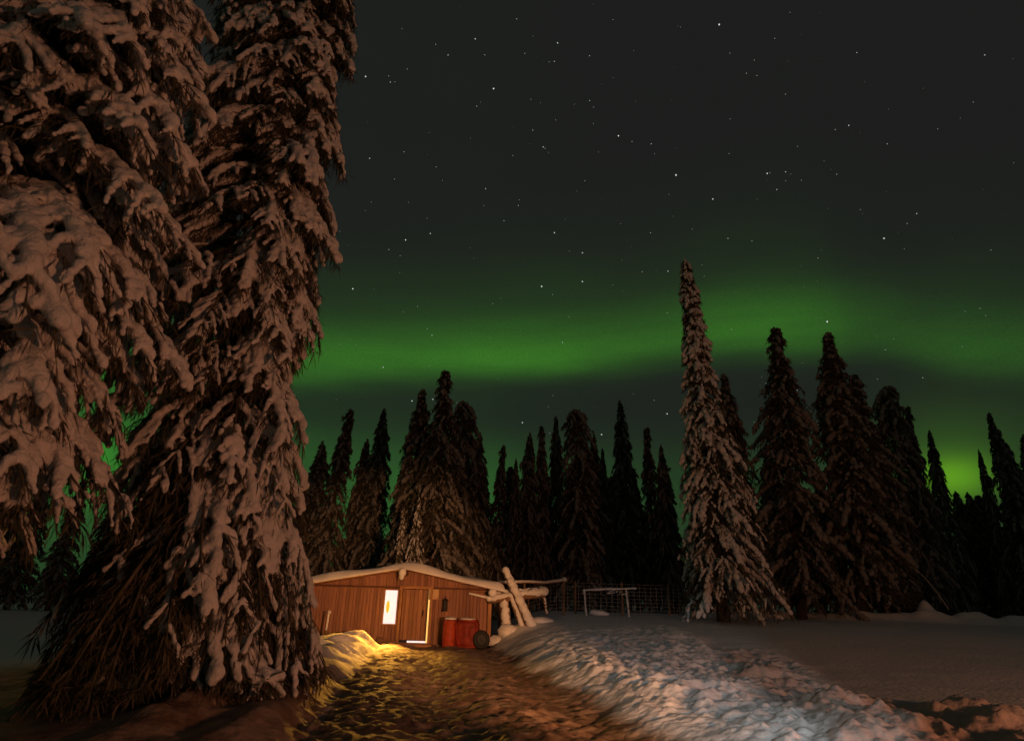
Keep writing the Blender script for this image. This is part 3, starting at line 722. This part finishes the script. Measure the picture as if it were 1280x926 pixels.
for v in bmm.verts:
    p = v.co; q = float(vnoise(p.x*3 + p.y, p.z*1.2 + p.y*2, 1.6)); q2 = float(vnoise(p.x*7, p.z*2 + p.y*5, 1.9))
    rr_ = 1 - .16*abs(p.x*p.y)/.16*(1.0) ; flare = (1 + .10*(1 - p.z))*rr_
    p.x = p.x*flare + .07*q; p.y = p.y*flare - .10*q - .05*q2; p.z += .05*q2*(p.z > .6)
bmm.to_mesh(o.data); bmm.free(); o.modifiers.clear(); o.data.polygons.foreach_set('use_smooth', [True]*len(o.data.polygons))
m = MB(); m.blob((-.02, -.05, .99), (.30, .28, .05), 3, .06); m.build('snow_cap', SNOW, bd, True)
def torus(m, c, R, r, n=28, k=10, ax=Vector((.35, -.93, .1)).normalized()):
    u = ax.orthogonal().normalized(); w = ax.cross(u); rings = []
    for i in range(n):
        a = 2*pi*i/n; d = u*cos(a) + w*sin(a)
        rings.append([m.bm.verts.new(Vector(c) + d*(R + r*cos(2*pi*j/k)) + ax*r*.9*sin(2*pi*j/k)) for j in range(k)])
    for i in range(n):
        for j in range(k): m.bm.faces.new((rings[i][j], rings[(i + 1) % n][j], rings[(i + 1) % n][(j + 1) % k], rings[i][(j + 1) % k]))
    return u, w
m = MB(); AXW = Vector((.35, -.93, .1)).normalized(); torus(m, (.52, -.28, .34), .24, .075); wh = m.build('wheel', DARK, bd, True)
m = MB(); q = AXW.to_track_quat('Z', 'Y').to_matrix(); c0 = Vector((.52, -.28, .34))
m.tube([c0 - AXW*.03, c0 + AXW*.03], [.19, .19], 20, rnd=False); m.tube([c0 - AXW*.07, c0 + AXW*.07], [.05, .05], 12, rnd=False); m.build('rim', mat('dull_steel', (.035, .035, .037), .6), wh)

# ------------------------------------------------------------------ snow-crusted leaning logs
lg = empty('log_rack', (.35, 24.0, H(.35, 24.0))); gz = lg.location.z
tag(lg, 'rack of crossed leaning logs thickly crusted with snow right of the cabin', 'log rack')
def snowlog(p, q, r0, r1, name='log', sn=1.0, cap=True):
    p = Vector(p) - Vector((lg.location)); q = Vector(q) - Vector(lg.location)
    m = MB(); n = 7; m.tube([p.lerp(q, k/n) for k in range(n + 1)], [r0 + (r1 - r0)*k/n for k in range(n + 1)], 12, .04); o = m.build(name, LOGM, lg, True)
    m = MB(); off = Vector((0, -.045, .05)); d = (q - p); nn = max(6, int(d.length/.10))
    for k in range(nn + 1):
        f = k/nn; r = (r0 + (r1 - r0)*f)*random.uniform(.86, 1.12)*sn*.92
        m.blob(p.lerp(q, f) + off + Vector((random.uniform(-.012, .012),)*3), r, 2, .05)
    if cap: m.blob(q + Vector((0, -.02, .06)), (r1*1.25, r1*1.25, r1*1.1), 2, .05)
    s = m.build('snow_crust', SNOW, o, True); remesh(s, .022, 6); return o
random.seed(4)
snowlog((.04, 23.9, gz - .1), (-.08, 23.9, 1.66), .20, .18)              # stout upright
snowlog((-.62, 23.75, 1.64), (1.42, 23.95, 1.93), .14, .16)              # cross log
snowlog((-.40, 24.15, 1.86), (1.35, 24.3, 2.02), .09, .10)
snowlog((.96, 23.55, gz - .05), (.16, 23.75, 2.28), .19, .15, cap=False) # leaning log in front
snowlog((.62, 23.70, gz - .05), (.22, 23.80, 1.75), .12, .12)
snowlog((.30, 23.75, 2.05), (-.04, 23.95, 2.66), .15, .12)               # its thin top
snowlog((1.55, 24.1, 1.2), (1.42, 24.0, 1.85), .05, .07, name='hanging_stub')
for (x, y, rx, rz) in ((-.35, 23.6, .32, .22), (.10, 23.5, .38, .26), (1.35, 23.9, .45, .16)):
    m = MB(); m.blob(Vector((x, y, H(x, y) + .02)) - lg.location, (rx, .3, rz), 3, .05); m.build('snow_heap', SNOW, lg, True)
# thin snowy rail on posts behind the rack
rl_ = empty('rail_fence', (1.3, 26.2, H(1.3, 26.2))); b0 = rl_.location
tag(rl_, 'thin snow-topped rail on posts behind the log rack', 'rail')
m = MB(); m.tube([Vector((-.3, 26, 2.30)) - b0, Vector((.9, 26.1, 2.36)) - b0, Vector((1.6, 26.2, 2.34)) - b0, Vector((2.40, 26.3, 2.47)) - b0], .045, 8); m.build('rail', LOGM, rl_, True)
m = MB(); m.tube([Vector((-.3, 25.97, 2.345)) - b0, Vector((.9, 26.07, 2.40)) - b0, Vector((1.6, 26.17, 2.385)) - b0, Vector((2.40, 26.27, 2.51)) - b0], [.05, .045, .05, .06], 8, .1); m.blob(Vector((2.42, 26.25, 2.52)) - b0, (.11, .10, .10)); m.build('snow_crust', SNOW, rl_, True)
for x, z in ((-.25, 2.28), (.75, 2.30), (2.38, 2.42)):
    m = MB(); g_ = H(x, 26.2); m.tube([Vector((x, 26.2, g_ - .1)) - b0, Vector((x, 26.2, z)) - b0], .05, 8); m.build('post', LOGM, rl_, True)

# ------------------------------------------------------------------ frosted pipe gate frame
gf = empty('gate_frame', (4.25, 27.0, H(4.25, 27))); b0 = gf.location
tag(gf, 'thin frosted rectangular pipe frame standing open before the wire fence', 'gate frame')
FROST = mat('frosted_pipe', (.62, .62, .62), .7, vscale=14)
for x0, z0, x1, z1, nm in ((3.42, H(3.4, 27) - .1, 3.33, 2.14, 'post'), (5.22, H(5.2, 27) - .1, 5.13, 2.25, 'post'), (3.30, 2.14, 5.55, 2.26, 'crossbar')):
    m = MB(); n = 12
    pts = [Vector((x0 + (x1 - x0)*k/n, 27 + random.uniform(-.01, .01), z0 + (z1 - z0)*k/n + random.uniform(-.015, .015)*(nm == 'crossbar'))) - b0 for k in range(n + 1)]
    m.tube(pts, [random.uniform(.028, .05) for _ in pts], 8, .15); m.build(nm, FROST, gf, True)
m = MB()
for k in range(26):
    a = random.uniform(4.3, 5.2); m.blob(Vector((a, 26.97, 2.18 - random.uniform(0, .18))) - b0, random.uniform(.02, .045), 1, .3)
m.build('frost_clump', FROST, gf, True)
sp_ = MB(); sp_.blob((0, 0, .08), (.36, .25, .12), 3, .07); sp_.blob((.25, 0, .05), (.25, .2, .08), 2, .07); sp_.blob((-.15, 0, .12), (.2, .2, .08), 2, .07)
o = sp_.build('snow_covered_stump', SNOW, None, True); o.location = (3.85, 26.7, H(3.85, 26.7) + .05); tag(o, 'flat cushion of snow lying low inside the frosted pipe frame', 'snow cushion')

# ------------------------------------------------------------------ wire mesh fence
WIRE = mat('frosted_wire', (.30, .26, .24), .7, vscale=10)
fe = empty('wire_fence', (5.5, 28.4, H(5.5, 28.4))); b0 = fe.location
tag(fe, 'dim wire mesh fence with posts along the edge of the wood', 'fence')
m = MB(); X0, X1 = 1.0, 11.5; yf = 28.4
def fz(x): return H(x, yf)
gzs = {x: fz(x) for x in np.arange(X0, X1 + .01, .25)}
for x, g_ in gzs.items(): m.box(Vector((x, yf, g_ + .6)) - b0, (.012, .012, 1.25))
xx = sorted(gzs)
for hh in np.arange(.05, 1.3, .155):
    for a, b_ in zip(xx[:-1:2], xx[2::2]):
        p, q = Vector((a, yf, gzs[a] + hh)) - b0, Vector((b_, yf, gzs[b_] + hh)) - b0
        m.tube([p, q], .007, 4, rnd=False)
m.build('mesh', WIRE, fe)
for x in np.arange(X0, X1, 2.1):
    m = MB(); m.tube([Vector((x, yf - .04, fz(x) - .2)) - b0, Vector((x, yf - .04, fz(x) + 1.35)) - b0], .045, 8); m.build('post', LOGM, fe, True)

# a bare bent twig sticking out before the second frosted spruce
gx = H(19.0, 28.0)
tw = MB(); tw.tube([(18.2 + 1.35*f - .0, 28.0, gx + .1 + 1.75*(1 - f**1.6)) for f in np.linspace(0, 1, 9)], [.012 + .018*f for f in np.linspace(0, 1, 9)], 6)
o = tw.build('bent_twig', mat('frosted_twig', (.35, .32, .30), .8), None, True); tag(o, 'thin bare bent stem arching down before the second large frosted spruce', 'twig')
# ------------------------------------------------------------------ stars
STAR = [(1, .95, .9)]
def pix(x, y, D=2500):
    d = cam.matrix_world.to_3x3() @ Vector(((x - 640)/FPX, -(y - 463)/FPX, -1)); return Vector((0, 0, CAMH)) + d.normalized()*D
ST = [(457,96,1.3),(488,103,.8),(594,49,1),(606,69,.6),(560,69,.8),(697,54,1.1),(693,77,.8),(737,70,.7),(656,67,.5),(646,24,.6),(617,111,1.4),(596,133,.7),(737,126,.7),(742,134,.5),(666,163,.7),(679,184,.9),(462,198,.9),(505,190,.6),(773,170,1.4),(790,177,.6),(814,180,.8),(607,236,.8),(648,257,.7),(630,276,.6),(507,300,1.3),(538,292,1),(486,312,.7),(693,291,1.2),(728,316,1.1),(813,291,.7),(731,226,.6),(845,219,1.6),(891,249,1.2),(959,217,1.2),(982,215,.8),(971,237,.8),(1105,298,1.3),(1146,267,.8),(899,31,1.5),(1071,66,.7),(1231,69,.7),(1061,157,.9),(1044,162,.6),(1109,180,.6),(1046,218,.6),(933,92,.6),(982,118,.5),(910,298,.7),(441,361,1.4),(677,358,1.5),(728,352,1.3),(691,368,.5),(703,428,.8),(540,419,.8),(479,459,1.0),(548,476,1.3),(541,499,1.1),(515,501,1.2),(594,532,.9),(653,528,1.2),(731,538,1.1),(752,543,1.3),(834,517,1.2),(835,339,.9),(834,391,.6),(512,545,1.0),(1034,402,1.5),(881,418,1.1),(504,690-300,.4)]
r3 = np.random.default_rng(9)
P_, R__ = [], []
for x, y, s in ST: P_.append(pix(x, y)[:]); R__.append(1.55*s**1.3 + .25)
for k in range(1500):
    a = r3.uniform(-pi, pi); e = math.asin(r3.uniform(.24, 1)); d = Vector((sin(a)*cos(e), cos(a)*cos(e), sin(e)))
    P_.append((d*2500)[:]); R__.append(r3.uniform(.3, 1.0)**1.3)
bv, bf = blobs(np.array(P_), np.array(R__), np.ones((len(P_), 3)), 1, r3, 1.0, 0)
so = link('stars', me_np('stars', bv, bf), mat('starlight', (0, 0, 0), 1, emit=(.95, 1, .95), estr=.8)); tag(so, kind='structure')
